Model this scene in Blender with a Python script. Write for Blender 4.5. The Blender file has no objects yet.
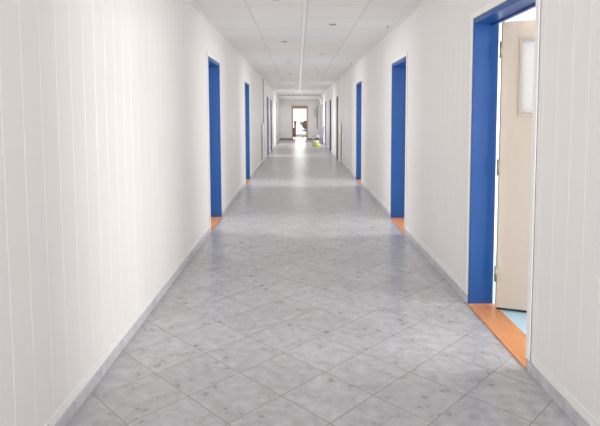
import bpy, bmesh, math, random
from mathutils import Vector, Matrix
random.seed(4)
S = bpy.context.scene
COL = S.collection
PI = math.pi

# ------------------------------------------------------------------ dimensions (metres, corridor runs along +Y)
XL, XR, CZ = -1.068, 1.259, 2.529
YB, YE = -5.0, 29.4          # back end of the corridor (behind the camera), far end wall
EYE = 1.4
WT = 0.172                   # wall thickness / depth of door reveals
HEAD = 2.085                 # top of the steel door frames

# ------------------------------------------------------------------ materials
def new_mat(name):
    m = bpy.data.materials.new(name); m.use_nodes = True
    nt = m.node_tree
    for n in list(nt.nodes):
        nt.nodes.remove(n)
    out = nt.nodes.new('ShaderNodeOutputMaterial')
    b = nt.nodes.new('ShaderNodeBsdfPrincipled')
    nt.links.new(b.outputs[0], out.inputs[0])
    return m, nt, b

def lin(c):
    return tuple((v / 255 / 12.92) if v / 255 <= 0.04045 else ((v / 255 + 0.055) / 1.055) ** 2.4 for v in c) + (1,)

def mottled(name, c1, c2, scale=6, rough=0.5, bump=0.0, stretch=(1, 1, 1), metallic=0.0, spec=0.5, detail=4, bscale=None):
    m, nt, b = new_mat(name)
    tc = nt.nodes.new('ShaderNodeTexCoord'); mp = nt.nodes.new('ShaderNodeMapping')
    mp.inputs['Scale'].default_value = stretch
    nz = nt.nodes.new('ShaderNodeTexNoise'); nz.inputs['Scale'].default_value = scale; nz.inputs['Detail'].default_value = detail
    mx = nt.nodes.new('ShaderNodeMix'); mx.data_type = 'RGBA'
    mx.inputs[6].default_value = lin(c1); mx.inputs[7].default_value = lin(c2)
    nt.links.new(tc.outputs['Object'], mp.inputs[0]); nt.links.new(mp.outputs[0], nz.inputs[0])
    nt.links.new(nz.outputs[0], mx.inputs[0]); nt.links.new(mx.outputs[2], b.inputs['Base Color'])
    b.inputs['Roughness'].default_value = rough; b.inputs['Metallic'].default_value = metallic
    b.inputs['Specular IOR Level'].default_value = spec
    if bump:
        bp = nt.nodes.new('ShaderNodeBump'); bp.inputs['Strength'].default_value = bump; bp.inputs['Distance'].default_value = 0.01
        if bscale:
            n2 = nt.nodes.new('ShaderNodeTexNoise'); n2.inputs['Scale'].default_value = bscale
            nt.links.new(mp.outputs[0], n2.inputs[0]); nt.links.new(n2.outputs[0], bp.inputs['Height'])
        else:
            nt.links.new(nz.outputs[0], bp.inputs['Height'])
        nt.links.new(bp.outputs[0], b.inputs['Normal'])
    return m

M = {}
M['panel'] = mottled('white_wall_panel', (234, 231, 229), (238, 235, 233), 1.2, 0.42, 0.02, (1, 1, .3))
M['groove'] = mottled('wall_panel_groove', (238, 235, 232), (241, 239, 236), 3, 0.4)  # lighter tone paints in the highlight line along each panel groove
M['trim'] = mottled('white_trim_paint', (240, 239, 237), (244, 243, 241), 3, 0.3)
M['nail'] = mottled('dull_nail', (150, 146, 140), (165, 160, 155), 30, 0.5)
M['plaster'] = mottled('room_plaster', (232, 226, 222), (240, 235, 231), 2, 0.7, 0.03)
M['blue'] = mottled('blue_frame_paint', (24, 77, 146), (29, 83, 153), 3, 0.32, 0.02, (1, 1, .4))
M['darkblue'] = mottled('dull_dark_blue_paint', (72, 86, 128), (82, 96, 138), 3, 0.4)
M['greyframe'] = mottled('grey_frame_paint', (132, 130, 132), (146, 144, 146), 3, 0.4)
M['leaf'] = mottled('beige_door_laminate', (226, 212, 196), (230, 217, 201), 5, 0.45, 0.01, (3, 3, .3))
M['bead'] = mottled('beige_glazing_bead', (214, 200, 182), (222, 208, 192), 5, 0.35)
M['edge'] = mottled('dark_door_edge', (120, 108, 98), (140, 128, 116), 12, 0.5)
M['brass'] = mottled('aged_hinge_metal', (158, 146, 120), (178, 168, 142), 25, 0.35, metallic=0.7)
M['chrome'] = mottled('chrome', (200, 200, 200), (220, 220, 220), 10, 0.2, metallic=1.0)
M['darkglass'] = mottled('dark_lamp_glass', (52, 50, 48), (80, 76, 72), 40, 0.2)
M['bluefloor'] = mottled('pale_blue_linoleum', (172, 206, 228), (188, 218, 236), 5, 0.45)
M['brownwood'] = mottled('brown_frame_wood', (150, 118, 98), (170, 136, 114), 4, 0.5, 0.05, (4, 4, .6))
M['tanwood'] = mottled('tan_frame_wood', (186, 150, 122), (200, 165, 138), 4, 0.5, 0.05, (4, 4, .6))
M['darkfab'] = mottled('grey_brown_fabric', (126, 114, 110), (150, 138, 132), 30, 0.85, 0.2)
M['redfab'] = mottled('brown_upholstery', (120, 92, 80), (142, 110, 96), 30, 0.85, 0.2)
M['foliage'] = mottled('yellow_green_leaf', (168, 184, 84), (206, 204, 120), 20, 0.6)
M['pot'] = mottled('pale_clay_pot', (200, 180, 160), (214, 196, 178), 12, 0.7)
M['lime'] = mottled('lime_plastic', (184, 200, 60), (198, 212, 84), 10, 0.35)
M['whiteplastic'] = mottled('white_plastic', (232, 232, 230), (240, 240, 238), 8, 0.35)
M['trunk'] = mottled('glossy_white_trunking', (242, 239, 236), (246, 243, 240), 8, 0.3)  # gloss white for the strip that imitates glare on the ceiling bar
M['greyplastic'] = mottled('grey_plastic', (120, 122, 124), (140, 142, 144), 14, 0.5)
M['bluehandle'] = mottled('blue_handle_plastic', (54, 88, 176), (70, 104, 190), 12, 0.35)
M['darkmetal'] = mottled('dark_metal', (74, 72, 72), (92, 90, 90), 14, 0.45, metallic=0.3)
M['endwall'] = mottled('end_wall_paint', (251, 249, 247), (253, 251, 249), 2, 0.5)
M['greystrip'] = mottled('grey_edge_strip', (136, 134, 134), (154, 152, 152), 8, 0.5)
M['paleedge'] = mottled('pale_edge_strip', (172, 169, 166), (184, 181, 178), 8, 0.5)
M['rubber'] = mottled('dark_rubber', (40, 40, 42), (54, 54, 56), 20, 0.7)
M['outside'] = mottled('pale_concrete_outside', (210, 210, 205), (225, 225, 220), 3, 0.8)

# warm orange-brown wood for the thresholds, grain along the board
def wood():
    m, nt, b = new_mat('orange_threshold_wood')
    tc = nt.nodes.new('ShaderNodeTexCoord'); mp = nt.nodes.new('ShaderNodeMapping'); mp.inputs['Scale'].default_value = (14, 1.3, 8)
    nz = nt.nodes.new('ShaderNodeTexNoise'); nz.inputs['Scale'].default_value = 4; nz.inputs['Detail'].default_value = 8; nz.inputs['Distortion'].default_value = 1.2
    cr = nt.nodes.new('ShaderNodeValToRGB')
    cr.color_ramp.elements[0].position = .3; cr.color_ramp.elements[0].color = lin((198, 130, 82))
    cr.color_ramp.elements[1].position = .72; cr.color_ramp.elements[1].color = lin((216, 152, 102))
    nt.links.new(tc.outputs['Object'], mp.inputs[0]); nt.links.new(mp.outputs[0], nz.inputs[0]); nt.links.new(nz.outputs[0], cr.inputs[0])
    nt.links.new(cr.outputs[0], b.inputs['Base Color']); b.inputs['Roughness'].default_value = .35
    return m
M['wood'] = wood()

def glassy(name, col, rough, trans):
    m, nt, b = new_mat(name)
    b.inputs['Base Color'].default_value = lin(col); b.inputs['Roughness'].default_value = rough
    b.inputs['Transmission Weight'].default_value = trans; b.inputs['IOR'].default_value = 1.2
    return m
M['frost'] = mottled('frosted_white_glass', (244, 245, 242), (250, 250, 248), 9, 0.5, 0.15, (1, 1, 1), bscale=60)
M['pane'] = glassy('clear_window_glass', (250, 252, 252), 0.0, 1.0)

def node(nt, t, op=None, a=None, b=None, c=None):
    n = nt.nodes.new(t)
    if op: n.operation = op
    for i, v in enumerate((a, b, c)):
        if v is None: continue
        if hasattr(v, 'is_output') or hasattr(v, 'links'):
            nt.links.new(v, n.inputs[i])
        else:
            n.inputs[i].default_value = v
    return n.outputs[0]

# floor: square tiles laid diagonally, diagonal length D, lattice through (TX, TY)
def floor_mat():
    D, TX, TY = 0.463, -0.787, 2.2314
    m, nt, b = new_mat('grey_diagonal_floor_tile')
    ge = nt.nodes.new('ShaderNodeTexCoord'); sp = nt.nodes.new('ShaderNodeSeparateXYZ'); nt.links.new(ge.outputs['Object'], sp.inputs[0])
    X = node(nt, 'ShaderNodeMath', 'SUBTRACT', sp.outputs[0], TX); Y = node(nt, 'ShaderNodeMath', 'SUBTRACT', sp.outputs[1], TY)
    s = node(nt, 'ShaderNodeMath', 'DIVIDE', node(nt, 'ShaderNodeMath', 'ADD', X, Y), D)
    t = node(nt, 'ShaderNodeMath', 'DIVIDE', node(nt, 'ShaderNodeMath', 'SUBTRACT', X, Y), D)
    ds = node(nt, 'ShaderNodeMath', 'PINGPONG', s, 0.5); dt = node(nt, 'ShaderNodeMath', 'PINGPONG', t, 0.5)
    dm = node(nt, 'ShaderNodeMath', 'MINIMUM', ds, dt)
    w = 0.0048
    g = nt.nodes.new('ShaderNodeMapRange'); g.inputs[1].default_value = w; g.inputs[2].default_value = w * 1.9; g.inputs[3].default_value = 1; g.inputs[4].default_value = 0
    nt.links.new(dm, g.inputs[0])
    # per tile id
    fs = node(nt, 'ShaderNodeMath', 'FLOOR', s); ft = node(nt, 'ShaderNodeMath', 'FLOOR', t)
    cx = nt.nodes.new('ShaderNodeCombineXYZ'); nt.links.new(fs, cx.inputs[0]); nt.links.new(ft, cx.inputs[1])
    wn = nt.nodes.new('ShaderNodeTexWhiteNoise'); wn.noise_dimensions = '3D'; nt.links.new(cx.outputs[0], wn.inputs[0])
    # mottling, shifted per tile
    off = nt.nodes.new('ShaderNodeVectorMath'); off.operation = 'MULTIPLY_ADD'
    nt.links.new(wn.outputs[1], off.inputs[0]); off.inputs[1].default_value = (7, 7, 7); nt.links.new(ge.outputs['Object'], off.inputs[2])
    n1 = nt.nodes.new('ShaderNodeTexNoise'); n1.inputs['Scale'].default_value = 16; n1.inputs['Detail'].default_value = 5; n1.inputs['Roughness'].default_value = .6
    nt.links.new(off.outputs[0], n1.inputs[0])
    r1 = nt.nodes.new('ShaderNodeValToRGB')
    r1.color_ramp.elements[0].position = .32; r1.color_ramp.elements[0].color = lin((160, 159, 162))
    r1.color_ramp.elements[1].position = .68; r1.color_ramp.elements[1].color = lin((190, 189, 194))
    e = r1.color_ramp.elements.new(.5); e.color = lin((176, 175, 179))
    nt.links.new(n1.outputs[0], r1.inputs[0])
    n2 = nt.nodes.new('ShaderNodeTexNoise'); n2.inputs['Scale'].default_value = 34; n2.inputs['Detail'].default_value = 3
    nt.links.new(off.outputs[0], n2.inputs[0])
    sp2 = nt.nodes.new('ShaderNodeMapRange'); sp2.inputs[1].default_value = .55; sp2.inputs[2].default_value = .74; sp2.inputs[3].default_value = 0; sp2.inputs[4].default_value = .3
    nt.links.new(n2.outputs[0], sp2.inputs[0])
    mx = nt.nodes.new('ShaderNodeMix'); mx.data_type = 'RGBA'; mx.inputs[7].default_value = lin((154, 153, 157))
    nt.links.new(sp2.outputs[0], mx.inputs[0]); nt.links.new(r1.outputs[0], mx.inputs[6])
    mv = nt.nodes.new('ShaderNodeMapRange'); mv.inputs[3].default_value = .94; mv.inputs[4].default_value = 1.05; nt.links.new(wn.outputs[0], mv.inputs[0])
    ml = nt.nodes.new('ShaderNodeVectorMath'); ml.operation = 'SCALE'; nt.links.new(mx.outputs[2], ml.inputs[0]); nt.links.new(mv.outputs[0], ml.inputs[3])
    mg = nt.nodes.new('ShaderNodeMix'); mg.data_type = 'RGBA'; mg.inputs[7].default_value = lin((140, 136, 128))
    nt.links.new(g.outputs[0], mg.inputs[0]); nt.links.new(ml.outputs[0], mg.inputs[6])
    nt.links.new(mg.outputs[2], b.inputs['Base Color'])
    rr = nt.nodes.new('ShaderNodeMapRange'); rr.inputs[3].default_value = .24; rr.inputs[4].default_value = .34; nt.links.new(n1.outputs[0], rr.inputs[0])
    rg = node(nt, 'ShaderNodeMath', 'ADD', rr.outputs[0], node(nt, 'ShaderNodeMath', 'MULTIPLY', g.outputs[0], .4))
    nt.links.new(rg, b.inputs['Roughness'])
    n3 = nt.nodes.new('ShaderNodeTexNoise'); n3.inputs['Scale'].default_value = 2.6; n3.inputs['Detail'].default_value = 1
    nt.links.new(off.outputs[0], n3.inputs[0])
    h = node(nt, 'ShaderNodeMath', 'SUBTRACT', node(nt, 'ShaderNodeMath', 'MULTIPLY', n3.outputs[0], .6), node(nt, 'ShaderNodeMath', 'MULTIPLY', g.outputs[0], .15))
    bp = nt.nodes.new('ShaderNodeBump'); bp.inputs['Strength'].default_value = .15; bp.inputs['Distance'].default_value = .008
    nt.links.new(h, bp.inputs['Height']); nt.links.new(bp.outputs[0], b.inputs['Normal'])
    b.inputs['Specular IOR Level'].default_value = .8
    return m
M['floor'] = floor_mat()

# suspended ceiling: rectangular boards in a white grid
def ceil_mat():
    m, nt, b = new_mat('white_ceiling_board')
    ge = nt.nodes.new('ShaderNodeTexCoord'); sp = nt.nodes.new('ShaderNodeSeparateXYZ'); nt.links.new(ge.outputs['Object'], sp.inputs[0])
    sx, sy = 0.616, 0.7133
    s = node(nt, 'ShaderNodeMath', 'SUBTRACT', sp.outputs[0], -0.517); s = node(nt, 'ShaderNodeMath', 'DIVIDE', s, sx)
    t = node(nt, 'ShaderNodeMath', 'SUBTRACT', sp.outputs[1], 5.3347); t = node(nt, 'ShaderNodeMath', 'DIVIDE', t, sy)
    ds = node(nt, 'ShaderNodeMath', 'MULTIPLY', node(nt, 'ShaderNodeMath', 'PINGPONG', s, .5), sx)
    dt = node(nt, 'ShaderNodeMath', 'MULTIPLY', node(nt, 'ShaderNodeMath', 'PINGPONG', t, .5), sy)
    dm = node(nt, 'ShaderNodeMath', 'MINIMUM', ds, dt)
    g = nt.nodes.new('ShaderNodeMapRange'); g.inputs[1].default_value = .009; g.inputs[2].default_value = .016; g.inputs[3].default_value = 1; g.inputs[4].default_value = 0
    nt.links.new(dm, g.inputs[0])
    cx = nt.nodes.new('ShaderNodeCombineXYZ'); nt.links.new(node(nt, 'ShaderNodeMath', 'FLOOR', s), cx.inputs[0]); nt.links.new(node(nt, 'ShaderNodeMath', 'FLOOR', t), cx.inputs[1])
    wn = nt.nodes.new('ShaderNodeTexWhiteNoise'); nt.links.new(cx.outputs[0], wn.inputs[0])
    mx = nt.nodes.new('ShaderNodeMix'); mx.data_type = 'RGBA'; mx.inputs[6].default_value = lin((237, 233, 230)); mx.inputs[7].default_value = lin((242, 238, 235)); nt.links.new(wn.outputs[0], mx.inputs[0])
    mg = nt.nodes.new('ShaderNodeMix'); mg.data_type = 'RGBA'; mg.inputs[7].default_value = lin((226, 222, 219)); nt.links.new(g.outputs[0], mg.inputs[0]); nt.links.new(mx.outputs[2], mg.inputs[6])
    nt.links.new(mg.outputs[2], b.inputs['Base Color']); b.inputs['Roughness'].default_value = .6
    bp = nt.nodes.new('ShaderNodeBump'); bp.inputs['Strength'].default_value = .3; bp.inputs['Distance'].default_value = .004; bp.invert = True
    nt.links.new(g.outputs[0], bp.inputs['Height']); nt.links.new(bp.outputs[0], b.inputs['Normal'])
    return m
M['ceiling'] = ceil_mat()

# grey marbled skirting tile with vertical joints every 0.33 m
def base_mat():
    m, nt, b = new_mat('grey_skirting_tile')
    ge = nt.nodes.new('ShaderNodeTexCoord'); sp = nt.nodes.new('ShaderNodeSeparateXYZ'); nt.links.new(ge.outputs['Object'], sp.inputs[0])
    n1 = nt.nodes.new('ShaderNodeTexNoise'); n1.inputs['Scale'].default_value = 14; n1.inputs['Detail'].default_value = 5; nt.links.new(ge.outputs['Object'], n1.inputs[0])
    cr = nt.nodes.new('ShaderNodeValToRGB'); cr.color_ramp.elements[0].position = .3; cr.color_ramp.elements[0].color = lin((184, 182, 188))
    cr.color_ramp.elements[1].position = .7; cr.color_ramp.elements[1].color = lin((208, 206, 213)); nt.links.new(n1.outputs[0], cr.inputs[0])
    d = node(nt, 'ShaderNodeMath', 'PINGPONG', node(nt, 'ShaderNodeMath', 'DIVIDE', sp.outputs[1], .33), .5)
    g = node(nt, 'ShaderNodeMath', 'LESS_THAN', d, .006)
    mg = nt.nodes.new('ShaderNodeMix'); mg.data_type = 'RGBA'; mg.inputs[7].default_value = lin((138, 134, 130)); nt.links.new(g, mg.inputs[0]); nt.links.new(cr.outputs[0], mg.inputs[6])
    nt.links.new(mg.outputs[2], b.inputs['Base Color']); b.inputs['Roughness'].default_value = .3
    return m
M['skirting'] = base_mat()

# ------------------------------------------------------------------ mesh helpers
class MB:
    """collects shapes in world coordinates; build() links them as one mesh object"""
    def __init__(s): s.bm = bmesh.new()
    def _merge(s, bm2, mi):
        me = bpy.data.meshes.new('tmp')
        for f in bm2.faces: f.material_index = mi
        bm2.to_mesh(me); bm2.free(); s.bm.from_mesh(me); bpy.data.meshes.remove(me)
    def box(s, x0, x1, y0, y1, z0, z1, bev=0.0, mi=0, mat=None):
        b = bmesh.new(); r = bmesh.ops.create_cube(b, size=1)
        bmesh.ops.scale(b, vec=(abs(x1 - x0), abs(y1 - y0), abs(z1 - z0)), verts=b.verts)
        if bev: bmesh.ops.bevel(b, geom=list(b.edges), offset=bev, segments=2, profile=.5, affect='EDGES')
        bmesh.ops.translate(b, vec=((x0 + x1) / 2, (y0 + y1) / 2, (z0 + z1) / 2), verts=b.verts)
        if mat is not None: bmesh.ops.transform(b, matrix=mat, verts=b.verts)
        s._merge(b, mi); return s
    def cyl(s, p0, p1, r0, r1=None, seg=16, mi=0, caps=True):
        r1 = r0 if r1 is None else r1
        p0, p1 = Vector(p0), Vector(p1); d = p1 - p0
        b = bmesh.new(); bmesh.ops.create_cone(b, cap_ends=caps, segments=seg, radius1=r0, radius2=r1, depth=d.length)
        q = d.to_track_quat('Z', 'Y').to_matrix().to_4x4(); q.translation = (p0 + p1) / 2
        bmesh.ops.transform(b, matrix=q, verts=b.verts)
        for f in b.faces: f.smooth = len(f.verts) == 4
        s._merge(b, mi); return s
    def tube(s, pts, r, seg=8, mi=0):
        for a, c in zip(pts, pts[1:]): s.cyl(a, c, r, seg=seg, mi=mi)
        for a in pts[1:-1]: s.ball(a, (r, r, r), 8, 6, mi)
        return s
    def ball(s, c, r, u=16, v=10, mi=0, rot=None):
        b = bmesh.new(); bmesh.ops.create_uvsphere(b, u_segments=u, v_segments=v, radius=1)
        bmesh.ops.scale(b, vec=r, verts=b.verts)
        if rot is not None: bmesh.ops.rotate(b, verts=b.verts, matrix=rot)
        bmesh.ops.translate(b, vec=c, verts=b.verts)
        for f in b.faces: f.smooth = True
        s._merge(b, mi); return s
    def lathe(s, c, prof, seg=28, mi=0, closed=False):
        b = bmesh.new(); rings = []
        for r, z in prof:
            rings.append([b.verts.new((c[0] + r * math.cos(2 * PI * i / seg), c[1] + r * math.sin(2 * PI * i / seg), c[2] + z)) for i in range(seg)])
        n = len(rings)
        for k in range(n if closed else n - 1):
            A, B = rings[k], rings[(k + 1) % n]
            for i in range(seg):
                f = b.faces.new((A[i], A[(i + 1) % seg], B[(i + 1) % seg], B[i])); f.smooth = True
        bmesh.ops.recalc_face_normals(b, faces=b.faces)
        s._merge(b, mi); return s
    def prism(s, poly, axis_z0, axis_z1, mi=0, bev=0):
        """poly: list of (x,y), extruded in z"""
        b = bmesh.new(); lo = [b.verts.new((x, y, axis_z0)) for x, y in poly]; hi = [b.verts.new((x, y, axis_z1)) for x, y in poly]
        n = len(poly); b.faces.new(lo[::-1]); b.faces.new(hi)
        for i in range(n): b.faces.new((lo[i], lo[(i + 1) % n], hi[(i + 1) % n], hi[i]))
        bmesh.ops.recalc_face_normals(b, faces=b.faces)
        s._merge(b, mi); return s
    def build(s, name, mats, parent=None, **props):
        if not isinstance(mats, (list, tuple)): mats = [mats]
        vs = [v.co for v in s.bm.verts]
        lo = Vector([min(v[i] for v in vs) for i in range(3)]); hi = Vector([max(v[i] for v in vs) for i in range(3)])
        o_ = Vector(((lo.x + hi.x) / 2, (lo.y + hi.y) / 2, lo.z))
        if props.pop('origin0', False): o_ = Vector((0, 0, 0))
        bmesh.ops.translate(s.bm, vec=-o_, verts=s.bm.verts)
        me = bpy.data.meshes.new(name); s.bm.to_mesh(me); s.bm.free()
        for m in mats: me.materials.append(m)
        o = bpy.data.objects.new(name, me); COL.objects.link(o)
        if parent is not None:
            o.parent = parent; w = Vector((0, 0, 0)); p = parent
            while p is not None: w += p.location; p = p.parent
            o.location = o_ - w
        else: o.location = o_
        for k, v in props.items(): o[k] = v
        return o

def empty(name, loc, **props):
    o = bpy.data.objects.new(name, None); o.empty_display_size = .1; COL.objects.link(o); o.location = loc
    for k, v in props.items(): o[k] = v
    return o

def copy_tree(o, delta=None, label=None):
    def rec(a, par):
        c = a.copy(); COL.objects.link(c); c.parent = par
        for ch in a.children: rec(ch, c)
        return c
    c = rec(o, None)
    if delta is not None: c.location = Vector(o.location) + Vector(delta)
    if label: c['label'] = label
    return c

def ST(**k): return dict(kind='structure', **k)

# ------------------------------------------------------------------ doors: (side, y0, y1, head, state)
DOORS = [
    (1, 2.705, 3.705, HEAD, 'open'),
    (1, 5.925, 6.885, HEAD, 'lit'),
    (1, 10.08, 11.06, HEAD, 'lit'),
    (1, 15.93, 16.80, 2.02, 'closed'),
    (1, 19.45, 20.40, 2.02, 'closed'),
    (1, 22.80, 23.70, 2.04, 'lit'),
    (-1, 6.06, 7.00, 2.11, 'lit'),
    (-1, 10.20, 11.18, HEAD, 'lit'),
    (-1, 17.40, 18.38, 2.06, 'lit'),
    (-1, 19.60, 20.50, 2.04, 'closed'),
    (-1, 24.60, 25.50, 2.04, 'lit'),
]
def X(s, d):            # d = distance behind the corridor face of that wall
    return XR + d if s > 0 else XL - d
def sbox(mb, s, d0, d1, y0, y1, z0, z1, bev=0, mi=0):
    a, b = X(s, d0), X(s, d1); mb.box(min(a, b), max(a, b), y0, y1, z0, z1, bev, mi)

# ------------------------------------------------------------------ corridor walls with V-grooved panelling
def groove_wall(s, name, g0, pitch, label):
    mb = MB(); bm = mb.bm
    ds = sorted([d for d in DOORS if d[0] == s], key=lambda d: d[1])
    segs = []; y = YB
    for _, a, b, h, _s in ds:
        segs.append((y, a, 0, CZ)); segs.append((a, b, h, CZ)); y = b
    segs.append((y, YE, 0, CZ))
    gw, gd = .0032, .0012
    for a, b, z0, z1 in segs:
        prof = [(a, 0, 0)]
        k = math.ceil((a - g0) / pitch)
        while g0 + k * pitch < b - .012:
            c = g0 + k * pitch
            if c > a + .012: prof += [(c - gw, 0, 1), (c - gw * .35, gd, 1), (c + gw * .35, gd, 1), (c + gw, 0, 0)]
            k += 1
        prof.append((b, 0, 0))
        lo = [bm.verts.new((X(s, d), yy, z0)) for yy, d, _m in prof]; hi = [bm.verts.new((X(s, d), yy, z1)) for yy, d, _m in prof]
        for i in range(len(prof) - 1):
            vs = (lo[i], lo[i + 1], hi[i + 1], hi[i])
            f = bm.faces.new(vs if s < 0 else vs[::-1])
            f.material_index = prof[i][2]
        # back and edges of the wall
        bl = [bm.verts.new((X(s, WT), yy, z)) for yy, z in ((a, z0), (b, z0), (b, z1), (a, z1))]
        bm.faces.new(bl if s > 0 else bl[::-1])
        for p, q, r, t in ((lo[0], hi[0], bl[3], bl[0]), (lo[-1], hi[-1], bl[2], bl[1])): bm.faces.new((p, q, r, t))
        fr = bm.faces.new((lo[0], lo[-1], bl[1], bl[0]))
        bm.faces.new((hi[0], hi[-1], bl[2], bl[3]))
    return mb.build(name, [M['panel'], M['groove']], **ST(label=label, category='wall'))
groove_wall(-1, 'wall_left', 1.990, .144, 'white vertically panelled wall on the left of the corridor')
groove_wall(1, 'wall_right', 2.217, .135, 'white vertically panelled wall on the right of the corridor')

# floor, ceiling
m = MB(); m.box(XL - .0, XR + .0, YB, YE, -.06, 0); m.build('floor', M['floor'], origin0=True, **ST(label='grey floor of square tiles laid diagonally', category='floor'))
m = MB(); m.box(XL - WT, XR + WT, YB, YE, CZ, CZ + .06); m.build('ceiling', M['ceiling'], origin0=True, **ST(label='white suspended ceiling of rectangular boards', category='ceiling'))

# skirting tiles, bottom trim with nails, crown trim
for s, nm in ((-1, 'left'), (1, 'right')):
    ds = sorted([d for d in DOORS if d[0] == s], key=lambda d: d[1])
    base, tr, y = MB(), MB(), YB
    for a, b in [(d[1], d[2]) for d in ds] + [(YE, YE)]:
        sbox(base, s, -.010, -.0002, y, a, 0, .062, .002)
        y0 = y + (.0455 if y > YB else 0); y1 = a - (.0455 if a < YE else 0)
        sbox(tr, s, -.006, -.0002, y0, y1, .063, .112, .0015)
        yy = y0 + .05
        while yy < min(y1, 12):
            tr.cyl((X(s, -.006), yy, .10), (X(s, -.0072), yy, .10), .0022, seg=6, mi=1); yy += .135
        y = b
    base.build('baseboard_' + nm, M['skirting'], origin0=True, **ST(label='grey tile skirting along the %s wall' % nm, category='baseboard'))
    tr.build('trim_' + ('1' if s < 0 else '2'), [M['trim'], M['nail']], **ST(label='narrow white bottom strip with nails on the %s wall' % nm, category='trim'))
    c = MB(); sbox(c, s, -.022, -.0002, YB, YE, CZ - .012, CZ - .0005, .001); c.build('trim_' + ('3' if s < 0 else '4'), M['trim'], **ST(label='thin white angle strip where ceiling meets the %s wall' % nm, category='trim'))

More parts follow.
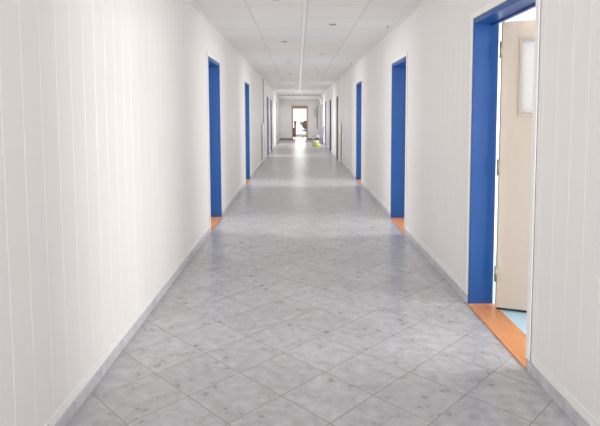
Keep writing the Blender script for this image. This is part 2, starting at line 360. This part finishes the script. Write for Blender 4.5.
# ------------------------------------------------------------------ doors
LEAFT = .04
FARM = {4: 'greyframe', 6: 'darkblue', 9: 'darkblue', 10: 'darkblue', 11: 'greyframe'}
def door(idx, s, y0, y1, h, state, label):
    root = empty('door_%d' % idx, (X(s, WT / 2), (y0 + y1) / 2, 0), **ST(label=label, category='door'))
    fw = .022; hf = .038; far = FARM.get(idx)
    # blue steel frame: two jambs and a head, lips wrapping the wall edge
    fr = MB(); DP = WT + (.004 if state != 'lit' else .045)
    for a, b in ((y0, y0 + fw), (y1 - fw, y1)):
        sbox(fr, s, -.002, DP, a, b, 0, h, .003)
    sbox(fr, s, -.002, DP, y0 + fw - .001, y1 - fw + .001, h - hf, h, .003)
    # rebate on the room side
    sbox(fr, s, WT - .05, WT - .038, y0 + fw, y1 - fw, h - hf - .012, h - hf + .002, .001)
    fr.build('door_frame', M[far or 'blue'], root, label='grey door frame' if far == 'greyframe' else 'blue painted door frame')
    # white architrave on the corridor side
    ar = MB(); w = .045; pr = -.010
    sbox(ar, s, pr, -.0022, y0 - w + .02, y0 + .02, .063, h + w, .003)
    sbox(ar, s, pr, -.0003, y1, y1 + w, .063, h + w, .003)
    sbox(ar, s, pr, -.0003, y0 + .019, y1 + .001, h, h + w, .003)
    ar.build('architrave', M['trim'], root, label='white architrave strip')
    # wooden threshold
    th = MB(); sbox(th, s, -.012, WT + .01, y0 + fw * .6, y1 - fw * .6, -.02, .007, .002)
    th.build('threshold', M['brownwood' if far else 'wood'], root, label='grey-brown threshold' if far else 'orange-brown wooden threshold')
    c0, c1 = y0 + fw + .003, y1 - fw - .003
    W_ = c1 - c0; T = LEAFT; top = h - hf - .004
    if state == 'closed':
        # leaf closed, set back against the rebate
        d0 = WT - .036
        lf = MB(); sbox(lf, s, d0, d0 + T, c0, c1, .02, top, .002)
        L = lf.build('leaf', M['leaf'], root, label='beige door leaf')
        hd = MB(); yh = c0 + .07; xx = X(s, d0)
        sbox(hd, s, d0 - .006, d0 - .0005, yh - .02, yh + .02, .93, 1.13, .003)
        hd.tube([(xx, yh, 1.05), (X(s, d0 - .05), yh, 1.05), (X(s, d0 - .05), yh + .11, 1.05)], .009, mi=0)
        hd.build('handle', M['chrome'], L, label='chrome lever handle')
        for zc in (.26, 1.02, 1.85):
            if zc < top: 
                hg = MB(); hg.cyl((X(s, d0 + .003), c1 + .001, zc - .045), (X(s, d0 + .003), c1 + .001, zc + .045), .008); hg.build('hinge', M['brass'], root)
    else:
        # leaf swung into the room, hinged at the far jamb (slightly past square)
        hx, hy = X(s, WT + (.024 if state == 'open' else .062)), c1 + .005
        ang = math.radians(20.5 if state == 'open' else 4) * s
        # local: u from hinge away (along +/-X), v thickness (+Y)
        R = Matrix.Translation((hx, hy, 0)) @ Matrix.Rotation(-ang if True else 0, 4, 'Z')
        sg = s
        def lb(mb, u0, u1, v0, v1, z0, z1, bev=.002, mi=0):
            mb.box(min(sg * u0, sg * u1), max(sg * u0, sg * u1), v0, v1, z0, z1, bev, mi, R)
        v0, v1 = -.115, -.075
        if state != 'open': v0, v1 = -.03, .01
        off = .004
        lf = MB()
        wy0, wy1, wz0, wz1 = .120, W_ - .120, 1.395, 1.925
        # leaf with an opening for the glazed panel
        lb(lf, off, wy0, v0, v1, .02, top); lb(lf, wy1, W_, v0, v1, .02, top)
        lb(lf, wy0 - .002, wy1 + .002, v0, v1, .02, wz0); lb(lf, wy0 - .002, wy1 + .002, v0, v1, wz1, top)
        L = lf.build('leaf', M['leaf'], root, label='beige door leaf')
        bd = MB()
        for a, b in ((v0 - .008, v0 + .004), (v1 - .004, v1 + .008)):
            lb(bd, wy0 - .004, wy0 + .014, a, b, wz0 - .004, wz1 + .004); lb(bd, wy1 - .014, wy1 + .004, a, b, wz0 - .004, wz1 + .004)
            lb(bd, wy0 + .013, wy1 - .013, a, b, wz0 - .004, wz0 + .014); lb(bd, wy0 + .013, wy1 - .013, a, b, wz1 - .014, wz1 + .004)
        bd.build('glazing_bead', M['bead'], L)
        gp = MB(); lb(gp, wy0 + .001, wy1 - .001, (v0 + v1) / 2 - .006, (v0 + v1) / 2 + .006, wz0 + .001, wz1 - .001, 0)
        gp.build('glass_panel', M['frost'], L, label='frosted white glass panel')
        ed = MB(); lb(ed, -.0015, off + .001, v0 + .002, v1 - .002, .021, top - .001, 0); ed.build('edge_strip', M['edge'], L, label='dark brown hinge edge')
        wp = MB(); lb(wp, off + .003, W_ - .003, v0 + .006, v1 - .006, .006, .021, 0); wp.build('bottom_seal', M['rubber'], L, label='dark seal under the leaf')
        hd = MB(); lb(hd, W_ - .09, W_ - .05, v0 - .006, v0, .93, 1.13)
        lb(hd, W_ - .078, W_ - .062, v0 - .05, v0, 1.04, 1.056); lb(hd, W_ - .18, W_ - .062, v0 - .056, v0 - .044, 1.04, 1.056)
        hd.build('handle', M['chrome'], L, label='chrome lever handle')
        for zc in ((.265, 1.03, 1.85) if state == 'open' else ()):
            hg = MB()
            px, py_ = hx + sg * .000, c1 - .02
            q = R @ Vector((sg * .0, v0 - .004 if state == 'open' else v0, 0))
            hg.cyl((q.x - sg * .006, q.y, zc - .05), (q.x - sg * .006, q.y, zc + .05), .009, seg=12)
            hg.box(min(X(s, WT - .03), q.x - sg*.004), max(X(s, WT - .03), q.x - sg*.004), q.y - .002, q.y + .003, zc - .042, zc + .042)
            hg.ball((q.x - sg * .006, q.y, zc + .052), (.009, .009, .006), 10, 6); hg.ball((q.x - sg * .006, q.y, zc - .052), (.009, .009, .006), 10, 6)
            hg.build('hinge', M['brass'], root, label='aged brass hinge')
    return root
LBL = ['open beige door in a blue frame nearest the camera, first on the right wall',
       'blue framed doorway with orange threshold, second on the right wall',
       'blue framed doorway with orange threshold, third on the right wall',
       'grey-looking closed doorway just past the white low guard board on the right',
       'narrow blue door frame far down the right wall, fifth from the camera',
       'furthest blue door frame on the right wall, near the blue mop',
       'blue framed doorway with orange threshold, nearest the camera on the left wall',
       'blue framed doorway with orange threshold, second on the left wall',
       'dark blue framed doorway just past the upright strip on the left wall',
       'fourth blue door frame from the camera on the left wall',
       'furthest door frame on the left wall, close to the end wall']
for i, d in enumerate(DOORS): door(i + 1, *d, LBL[i])

# ------------------------------------------------------------------ side rooms behind the open doors
NW = [0]
LAMPS = []
def room(s, ya, yb, wy0, wy1, power, wall_mat=None, depth=3.6, right_angle=0):
    NW[0] += 1; n = NW[0]
    fl = MB(); sbox(fl, s, .0, depth, ya, yb, -.06, -.001)
    # floor begins behind the threshold
    fl = MB(); sbox(fl, s, WT * .3, depth, ya, yb, -.06, .0006); fl.build('floor_side_room', M['bluefloor'], **ST(label='pale blue floor of side room %d' % n, category='floor'))
    ce = MB(); sbox(ce, s, WT, depth, ya, yb, CZ + .07, CZ + .12); ce.build('ceiling_side_room', M['plaster'], **ST(label='side room ceiling', category='ceiling'))
    w = MB(); z0, z1, s0, s1 = 0, CZ + .07, .85, 2.25
    sbox(w, s, WT, depth + .15, ya - .1, ya, z0, z1); sbox(w, s, WT, depth + .15, yb, yb + .1, z0, z1)
    sbox(w, s, depth, depth + .15, ya, wy0, z0, z1); sbox(w, s, depth, depth + .15, wy1, yb, z0, z1)
    sbox(w, s, depth, depth + .15, wy0, wy1, z0, s0); sbox(w, s, depth, depth + .15, wy0, wy1, s1, z1)
    w.build('wall_side_room', M['plaster'], **ST(label='bright plaster walls of a side room', category='wall'))
    f = MB(); t = .05; a, b = depth + .03, depth + .09
    sbox(f, s, a, b, wy0, wy0 + t, s0, s1, .004); sbox(f, s, a, b, wy1 - t, wy1, s0, s1, .004)
    sbox(f, s, a, b, wy0 + t, wy1 - t, s0, s0 + t, .004); sbox(f, s, a, b, wy0 + t, wy1 - t, s1 - t, s1, .004)
    ym = (wy0 + wy1) / 2; sbox(f, s, a, b, ym - t / 2, ym + t / 2, s0 + t, s1 - t, .004)
    F = f.build('window_%d' % n, M['trim'], **ST(label='white framed window of a side room', category='window'))
    g = MB(); sbox(g, s, a + .025, a + .031, wy0 + t, wy1 - t, s0 + t, s1 - t); g.build('window_pane', M['pane'], F)
    L = bpy.data.lights.new('window_daylight', 'AREA'); L.shape = 'RECTANGLE'; L.size = wy1 - wy0 - .15; L.size_y = s1 - s0 - .15; L.energy = power
    L.color = (1, .985, .965)
    o = bpy.data.objects.new('window_daylight', L); COL.objects.link(o)
    o.location = (X(s, depth - .03), (wy0 + wy1) / 2, (s0 + s1) / 2)
    o.rotation_euler = (PI / 2, 0, PI / 2 if s > 0 else -PI / 2)
    LAMPS.append(o)
room(1, 1.7, 4.9, 1.9, 3.7, 220)
room(1, 5.2, 8.4, 5.5, 7.5, 170)
room(1, 9.0, 12.4, 9.6, 11.8, 190)
room(-1, 5.0, 8.2, 5.4, 7.6, 150)
room(-1, 9.0, 12.4, 9.6, 11.8, 170)

room(-1, 16.6, 19.4, 16.9, 18.9, 220)  # this and the next two lit rooms are added to brighten the far end
room(-1, 23.4, 26.6, 23.9, 26.2, 400)
room(1, 21.6, 24.8, 22.0, 24.4, 400)
# ------------------------------------------------------------------ far end wall, beam, end door, end room
EX0, EX1, EH = -.365, .545, 1.965     # outer size of the wooden end frame
m = MB()
m.box(XL - .3, EX0, YE, YE + .15, 0, CZ + .06); m.box(EX1, XR + .3, YE, YE + .15, 0, CZ + .06); m.box(EX0, EX1, YE, YE + .15, EH, CZ + .06)
m.build('wall_end', M['endwall'], **ST(label='white wall closing the far end of the corridor', category='wall'))
m = MB(); m.box(XL + .001, XR - .001, 28.55, 28.85, 2.335, CZ - .013, .004); m.build('trim_5', M['trim'], **ST(label='white beam under the ceiling before the end wall', category='beam'))
m = MB(); m.box(XL, EX0 - .003, YE - .012, YE - .0005, 0, .10); m.box(EX1 + .003, XR, YE - .012, YE - .0005, 0, .10)
m.build('baseboard_end', M['greystrip'], **ST(label='dark grey skirting on the end wall beside the door', category='baseboard'))
root = empty('door_12', ((EX0 + EX1) / 2, YE + .05, 0), **ST(label='open brown wooden doorway at the far end of the corridor', category='door'))
m = MB()
m.box(EX0, EX0 + .07, YE - .02, YE + .16, 0, EH, .004); m.box(EX1 - .07, EX1, YE - .02, YE + .16, 0, EH, .004)
m.box(EX0 + .069, EX1 - .069, YE - .02, YE + .16, EH - .17, EH, .004)
m.build('door_frame', M['tanwood'], root, label='brown wooden frame with a deep head')
m = MB(); m.box(EX1 + .01, EX1 + .85, YE + .185, YE + .222, .012, EH - .175, .003); L = m.build('leaf', M['tanwood'], root, label='brown door leaf opened into the room')
m = MB(); m.tube([(EX1 + .78, YE + .222, 1.02), (EX1 + .78, YE + .27, 1.02), (EX1 + .67, YE + .27, 1.02)], .009); m.build('handle', M['chrome'], L, label='chrome lever handle')
# end room
m = MB(); m.box(-2.6, 2.8, YE, 34.2, -.06, -.0005); m.build('floor_end_room', M['floor'], **ST(label='floor of the bright end room', category='floor'))
m = MB(); m.box(-2.6, 2.8, YE + .15, 34.2, CZ + .07, CZ + .12); m.build('ceiling_end_room', M['plaster'], **ST(label='ceiling of the end room', category='ceiling'))
m = MB(); ZT = CZ + .07; WX0, WX1 = -1.0, 1.3
m.box(-2.75, -2.6, YE, 34.35, 0, ZT); m.box(2.8, 2.95, YE, 34.35, 0, ZT)
m.box(-2.6, WX0, 34.2, 34.35, 0, ZT); m.box(WX1, 2.8, 34.2, 34.35, 0, ZT); m.box(WX0, WX1, 34.2, 34.35, 0, .1); m.box(WX0, WX1, 34.2, 34.35, 2.15, ZT)
m.box(-2.6, XL - .3, YE, YE + .15, 0, ZT); m.box(XR + .3, 2.8, YE, YE + .15, 0, ZT)
m.build('wall_end_room', M['plaster'], **ST(label='pale walls of the end room', category='wall'))
m = MB(); t = .06
m.box(WX0, WX0 + t, 34.24, 34.3, .1, 2.15, .004); m.box(WX1 - t, WX1, 34.24, 34.3, .1, 2.15, .004)
m.box(WX0 + t, WX1 - t, 34.24, 34.3, .1, .1 + t, .004); m.box(WX0 + t, WX1 - t, 34.24, 34.3, 2.15 - t, 2.15, .004); m.box(.72, .77, 34.24, 34.3, .1 + t, 2.15 - t, .004)
F = m.build('window_9', M['trim'], **ST(label='bright window of the end room', category='window'))
m = MB(); m.box(WX0 + t, WX1 - t, 34.265, 34.271, .1 + t, 2.15 - t); m.build('window_pane', M['pane'], F)
m = MB(); m.box(WX0 - .05, WX1 + .05, 33.93, 34.2, .745, .78, .006); m.build('window_sill', M['trim'], F)
L = bpy.data.lights.new('window_daylight', 'AREA'); L.shape = 'RECTANGLE'; L.size = 2.1; L.size_y = 1.9; L.energy = 42; L.color = (1, .985, .95)
o = bpy.data.objects.new('window_daylight', L); COL.objects.link(o); o.location = ((WX0 + WX1) / 2, 33.9, 1.15); o.rotation_euler = (PI / 2, 0, PI)
# back end of the corridor behind the camera: wall with an added window and lamp for fill light
m = MB(); z1 = CZ + .06
m.box(XL - .3, XR + .3, YB - .15, YB, 0, .5); m.box(XL - .3, XR + .3, YB - .15, YB, 2.3, z1); m.box(XL - .3, -.85, YB - .15, YB, .5, 2.3); m.box(1.05, XR + .3, YB - .15, YB, .5, 2.3)
m.build('wall_back', M['plaster'], **ST(label='wall closing the corridor behind the camera', category='wall'))
m = MB(); m.box(-.85, -.79, YB - .1, YB - .04, .5, 2.3, .004); m.box(.99, 1.05, YB - .1, YB - .04, .5, 2.3, .004); m.box(-.79, .99, YB - .1, YB - .04, .5, .56, .004); m.box(-.79, .99, YB - .1, YB - .04, 2.24, 2.3, .004); m.box(.07, .13, YB - .1, YB - .04, .56, 2.24, .004)
F = m.build('window_10', M['trim'], **ST(label='window behind the camera', category='window'))
m = MB(); m.box(-.79, .99, YB - .073, YB - .067, .56, 2.24); m.build('window_pane', M['pane'], F)
L = bpy.data.lights.new('window_daylight', 'AREA'); L.shape = 'RECTANGLE'; L.size = 1.75; L.size_y = 1.65; L.energy = 190; L.color = (1, .99, .98)  # lamp added behind the camera to fill the corridor
o = bpy.data.objects.new('window_daylight', L); COL.objects.link(o); o.location = (.1, YB + .01, 1.4); o.rotation_euler = (-PI / 2, 0, PI)
BACK_FILL = o
# ------------------------------------------------------------------ portal strips at 15.6 m and the low guard boards before them
for s, n, side in ((-1, 6, 'left'), (1, 7, 'right')):
    m = MB(); sbox(m, s, -.022, -.0005, 15.60, 15.68, .0, CZ - .013, .003)
    sbox(m, s, -.022, -.0005, 15.682, 15.705, .0, CZ - .013, .001, 1)
    if s < 0: sbox(m, s, -.022, -.0005, 15.57, 15.599, .0, CZ - .013, .001, 1)
    m.build('trim_%d' % n, [M['trim'], M['greystrip']], **ST(label='upright white strip with a dark back edge, far along the %s wall' % side, category='trim'))
    g = empty('guard_board', (X(s, -.02), 15.2, 0), label='low white guard board standing against the %s wall before the upright strip' % side, category='board')
    m = MB(); sbox(m, s, -.024, -.0112, 14.86, 15.55, .0, 1.17, .004); m.build('board', M['trim'], g)
    m = MB(); sbox(m, s, -.026, -.0125, 14.845, 14.86, .0, 1.172, .001); m.build('edge_strip', M['paleedge'], g, label='pale grey front edge')

# ------------------------------------------------------------------ raised white strip standing in for glare on the middle ceiling bar
m = MB(); m.box(.055, .092, YB + .02, 28.5, CZ - .008, CZ - .0005, .003)
T = m.build('ceiling_trunking', M['trunk'], label='long white trunking strip along the middle of the ceiling', category='trunking')
for y in (3.5, 8.53, 13.5, 18.5, 23.5, 28.47):
    m = MB(); m.box(.052, .095, y - .02, y + .02, CZ - .010, CZ - .0005, .003); m.build('joint_cover', M['trunk'], T)

# ------------------------------------------------------------------ recessed downlights
def downlight():
    r = empty('ceiling_downlight', (0, 0, CZ), label='', category='ceiling light', group='round recessed downlights in the ceiling')
    a = MB(); a.lathe((0, 0, CZ), [(.040, .0), (.040, -.004), (.043, -.006), (.047, -.0055), (.051, -.001), (.051, 0)]); a.build('ring', M['chrome'], r)
    b = MB(); b.cyl((0, 0, CZ - .0045), (0, 0, CZ - .0005), .039, .0395, seg=28); b.build('lamp', M['darkglass'], r, label='dark lamp glass')
    c = MB(); c.cyl((0, 0, CZ - .010), (0, 0, CZ - .004), .007, .010, seg=14); c.build('lamp_clip', M['chrome'], r)
    return r
proto = downlight()
ordw = ['nearest', 'second', 'third', 'fourth', 'fifth', 'sixth', 'seventh', 'furthest']
pos = [(-.21, 4.86 + 3.04 * k + (.17 if k == 0 else 0), 'left', k, 8) for k in range(8)] + [(.43, 6.42 + 3.055 * k, 'right', k, 8) for k in range(8)]
for i, (x, y, sd, k, n) in enumerate(pos):
    w = {0: 'nearest the camera in', n - 1: 'furthest down'}.get(k, ordw[k] + ' from the camera in')
    lb = 'small dark round downlight with chrome ring, %s the %s row' % (w, sd)
    if i == 0: o = proto; o.location = (x, y, CZ); o['label'] = lb
    else: copy_tree(proto, (x - pos[0][0], y - pos[0][1], 0), lb)

# smoke detectors / sprinkler heads on the right of the ceiling
def sprinkler(x, y, lb):
    r = empty('sprinkler_head', (x, y, CZ), label=lb, category='sprinkler', group='small sprinkler heads near the right wall')
    a = MB(); a.lathe((x, y, CZ), [(.0, -.004), (.022, -.004), (.026, -.002), (.027, 0)]); a.build('plate', M['trim'], r)
    b = MB(); b.cyl((x, y, CZ - .016), (x, y, CZ - .003), .008, seg=12); b.cyl((x, y, CZ - .019), (x, y, CZ - .016), .013, seg=16); b.build('nozzle', M['greyplastic'], r, label='grey nozzle')
sprinkler(1.137, 6.54, 'small grey sprinkler head in the ceiling near the right wall, nearer the camera')
sprinkler(1.15, 11.1, 'small sprinkler head in the ceiling near the right wall, further from the camera')

# light switch beside the second right-hand door
r = empty('light_switch', (XR, 7.32, 1.38), label='small white light switch on the right wall beyond the second blue door', category='switch')
m = MB(); sbox(m, 1, -.010, -.0005, 7.28, 7.36, 1.38, 1.46, .003); m.build('plate', M['whiteplastic'], r)
m = MB(); sbox(m, 1, -.014, -.0095, 7.292, 7.348, 1.392, 1.448, .002); m.build('rocker', M['whiteplastic'], r)

# ------------------------------------------------------------------ things at the far end
# wall box on the right wall
r = empty('wall_box', (XR - .08, 26.4, 1.95), label='small white box high on the right wall near the end', category='box')
m = MB(); m.box(XR - .15, XR - .001, 26.1, 26.7, 1.96, 2.26, .01); m.build('case', M['whiteplastic'], r)
m = MB(); m.box(XR - .155, XR - .149, 26.2, 26.6, 2.0, 2.12, .004); m.build('cover', M['greyplastic'], r)

# coat rack hanging on the end wall
cx, yw = 1.095, YE - .001
r = empty('coat_rack', (cx, yw - .02, .64), label='dark vertical coat rack with pale hooks hanging on the end wall right of the doorway', category='coat rack')
m = MB(); m.box(cx - .018, cx + .018, yw - .022, yw, .64, 1.97, .004); m.build('rail', M['darkmetal'], r)
for zz, L_ in ((1.74, .20), (1.56, .14), (1.42, .17)):
    m = MB(); m.tube([(cx - .015, yw - .03, zz - .05), (cx - L_ * .5, yw - .05, zz - .07), (cx - L_, yw - .06, zz), (cx - L_ - .015, yw - .06, zz + .08)], .011); m.build('hook', M['greyplastic'], r, label='pale grey curved hook')

# mop trolley: lime base, white bucket, chrome frame
cx, cy = .82, 23.4
r = empty('mop_trolley', (cx, cy, 0), label='cleaning trolley with lime green base and white bucket by the right wall', category='trolley')
m = MB(); m.prism([(cx + .2 * math.cos(a) * (1.0), cy + .26 * math.sin(a)) for a in [2 * PI * i / 20 for i in range(20)]], .04, .10); m.prism([(cx + .17 * math.cos(a), cy + .22 * math.sin(a)) for a in [2 * PI * i / 20 for i in range(20)]], .10, .115); m.build('base', M['lime'], r, label='lime green plastic base')
for ax, ay in ((-.13, -.17), (.13, -.17), (-.13, .17), (.13, .17)):
    m = MB(); m.cyl((cx + ax - .012, cy + ay, .03), (cx + ax + .012, cy + ay, .03), .03, seg=14); m.box(cx + ax - .016, cx + ax + .016, cy + ay - .008, cy + ay + .008, .03, .068); m.build('wheel', M['rubber'], r)
m = MB(); m.lathe((cx, cy, .115), [(.0, 0), (.09, 0), (.115, .13), (.122, .14), (.116, .14), (.108, .13), (.085, .01), (0, .01)]); m.build('bucket', M['whiteplastic'], r)
m = MB(); m.tube([(cx - .15, cy + .2, .10), (cx - .16, cy + .22, .42), (cx - .12, cy + .23, .46), (cx + .12, cy + .23, .46), (cx + .16, cy + .22, .42), (cx + .15, cy + .2, .10)], .009); m.build('push_handle', M['chrome'], r)

# blue mop leaning on the right wall
r = empty('mop', (1.16, 25.0, 0), label='mop with a blue handle leaning on the right wall near the lime green trolley', category='mop')
m = MB(); m.cyl((1.19, 25.0, .05), (1.236, 25.02, .84), .019, seg=12); m.ball((1.2362, 25.02, .845), (.02, .02, .018)); m.build('handle', M['bluehandle'], r)
m = MB(); m.box(1.08, 1.235, 24.95, 25.05, .02, .05, .008); m.build('head_plate', M['bluehandle'], r)
m = MB(); m.box(1.06, 1.243, 24.93, 25.07, .0, .022, .008); m.build('mop_pad', M['whiteplastic'], r)

# chairs inside the end room
def armchair():
    cx, cy = -.40, 31.1
    r = empty('armchair', (cx, cy, 0), label='brown armchair seen through the left of the end doorway', category='chair')
    m = MB(); m.box(cx - .28, cx + .26, cy - .26, cy + .26, .30, .46, .04); m.build('seat', M['redfab'], r)
    m = MB(); m.box(cx + .16, cx + .26, cy - .27, cy + .27, .10, 1.05, .045); m.build('backrest', M['redfab'], r)
    for dy in (-.31, .31):
        m = MB(); m.box(cx - .26, cx + .24, cy + dy - .035, cy + dy + .035, .12, .66, .03); m.build('armrest', M['redfab'], r)
    for dx in (-.22, .2):
        for dy in (-.24, .24):
            m = MB(); m.cyl((cx + dx, cy + dy, 0), (cx + dx, cy + dy, .32), .016, .022, seg=12); m.build('leg', M['brownwood'], r)
armchair()
def round_chair():
    cx, cy = .47, 31.3
    r = empty('swivel_chair', (cx, cy, 0), label='dark round-backed swivel chair seen through the right of the end doorway', category='chair')
    m = MB(); m.ball((cx - .02, cy - .2, .84), (.22, .055, .26), 24, 14); m.build('backrest', M['darkfab'], r)
    m = MB(); m.ball((cx, cy + .02, .50), (.25, .25, .055), 24, 10); m.build('seat', M['darkfab'], r)
    m = MB(); m.tube([(cx, cy + .05, .45), (cx, cy - .23, .47), (cx - .01, cy - .26, .75)], .016); m.build('back_bracket', M['darkmetal'], r)
    m = MB(); m.cyl((cx, cy, .09), (cx, cy, .46), .025, seg=12); m.build('column', M['chrome'], r)
    for k in range(5):
        a = 2 * PI * k / 5
        m = MB(); m.tube([(cx, cy, .10), (cx + .27 * math.cos(a), cy + .27 * math.sin(a), .06)], .016); L = m.build('foot', M['darkmetal'], r)
        m = MB(); m.ball((cx + .27 * math.cos(a), cy + .27 * math.sin(a), .028), (.024, .024, .028), 10, 8); m.build('castor', M['rubber'], L)
round_chair()
def plant(cx, cy, h, lb, seed):
    rnd = random.Random(seed)
    r = empty('potted_plant', (cx, cy, .78), label=lb, category='plant', group='potted plants on the end room window sill')
    m = MB(); m.lathe((cx, cy, .78), [(0, 0), (.055, 0), (.075, .12), (.08, .12), (.08, .135), (.068, .135), (.064, .115), (0, .11)], 20); m.build('pot', M['pot'], r)
    b = MB(); bm = b.bm
    for i in range(60):
        a = rnd.uniform(0, 2 * PI); e = rnd.uniform(.5, 1.45); L = h * rnd.uniform(.6, 1.0); w = .022
        base = Vector((cx, cy, .88)); d = Vector((math.cos(a) * math.cos(e), math.sin(a) * math.cos(e) * .55, math.sin(e)))
        side = Vector((-math.sin(a), math.cos(a), .1)) * w
        p1 = base + d * L * .5 + Vector((0, 0, .03)); p2 = base + d * L
        v = [bm.verts.new(q) for q in (base, p1 - side, p2, p1 + side)]
        bm.faces.new((v[0], v[1], v[2])); bm.faces.new((v[0], v[2], v[3]))
    b.build('foliage', M['foliage'], r)
plant(-.20, 34.05, .24, 'yellow-green potted plant on the end window sill, left one', 1)
plant(.20, 34.06, .16, 'yellow-green potted plant on the end window sill, middle one', 2)
plant(.60, 34.05, .24, 'yellow-green potted plant on the end window sill, right one', 3)

# ------------------------------------------------------------------ world
w = bpy.data.worlds.new('World'); S.world = w; w.use_nodes = True
bg = w.node_tree.nodes.get('Background') or w.node_tree.nodes.new('ShaderNodeBackground')
bg.inputs[0].default_value = (1, .990, .984, 1); bg.inputs[1].default_value = 1.5

# ------------------------------------------------------------------ camera (fitted to the photograph)
F_, PITCH, YAW, ROLL, PY = 509.97, .0713, .0033, .0037, 152.05
cam = bpy.data.cameras.new('Camera'); co = bpy.data.objects.new('Camera', cam); COL.objects.link(co)
def c_(a): return math.cos(a)
def s_(a): return math.sin(a)
Ry = Matrix(((c_(YAW), -s_(YAW), 0), (s_(YAW), c_(YAW), 0), (0, 0, 1)))             # world -> yawed
# rows: right, up, depth of the yawed frame
Rp = Matrix(((1, 0, 0), (0, s_(PITCH), c_(PITCH)), (0, c_(PITCH), -s_(PITCH))))
Rr = Matrix(((c_(ROLL), -s_(ROLL), 0), (s_(ROLL), c_(ROLL), 0), (0, 0, 1)))
Wc = Rr @ Rp @ Ry
right, up, fwd = Wc[0], Wc[1], Wc[2]
co.matrix_world = Matrix(((right[0], up[0], -fwd[0], 0), (right[1], up[1], -fwd[1], 0), (right[2], up[2], -fwd[2], EYE), (0, 0, 0, 1)))
cam.sensor_width = 36; cam.sensor_fit = 'HORIZONTAL'; cam.lens = F_ / 600 * 36; cam.shift_y = -(213 - PY) / 600
cam.clip_start = .02; cam.clip_end = 200
S.camera = co

# ------------------------------------------------------------------ colour management and light paths
S.view_settings.view_transform = 'Standard'; S.view_settings.look = 'None'
S.view_settings.exposure = 0.0; S.view_settings.gamma = 1.0
S.cycles.use_denoising = True
S.cycles.max_bounces = 16; S.cycles.diffuse_bounces = 12; S.cycles.glossy_bounces = 6
S.cycles.use_fast_gi = True; S.cycles.fast_gi_method = 'REPLACE'
S.cycles.ao_bounces = 2; S.cycles.ao_bounces_render = 2
w.light_settings.ao_factor = .74; w.light_settings.distance = 1.3
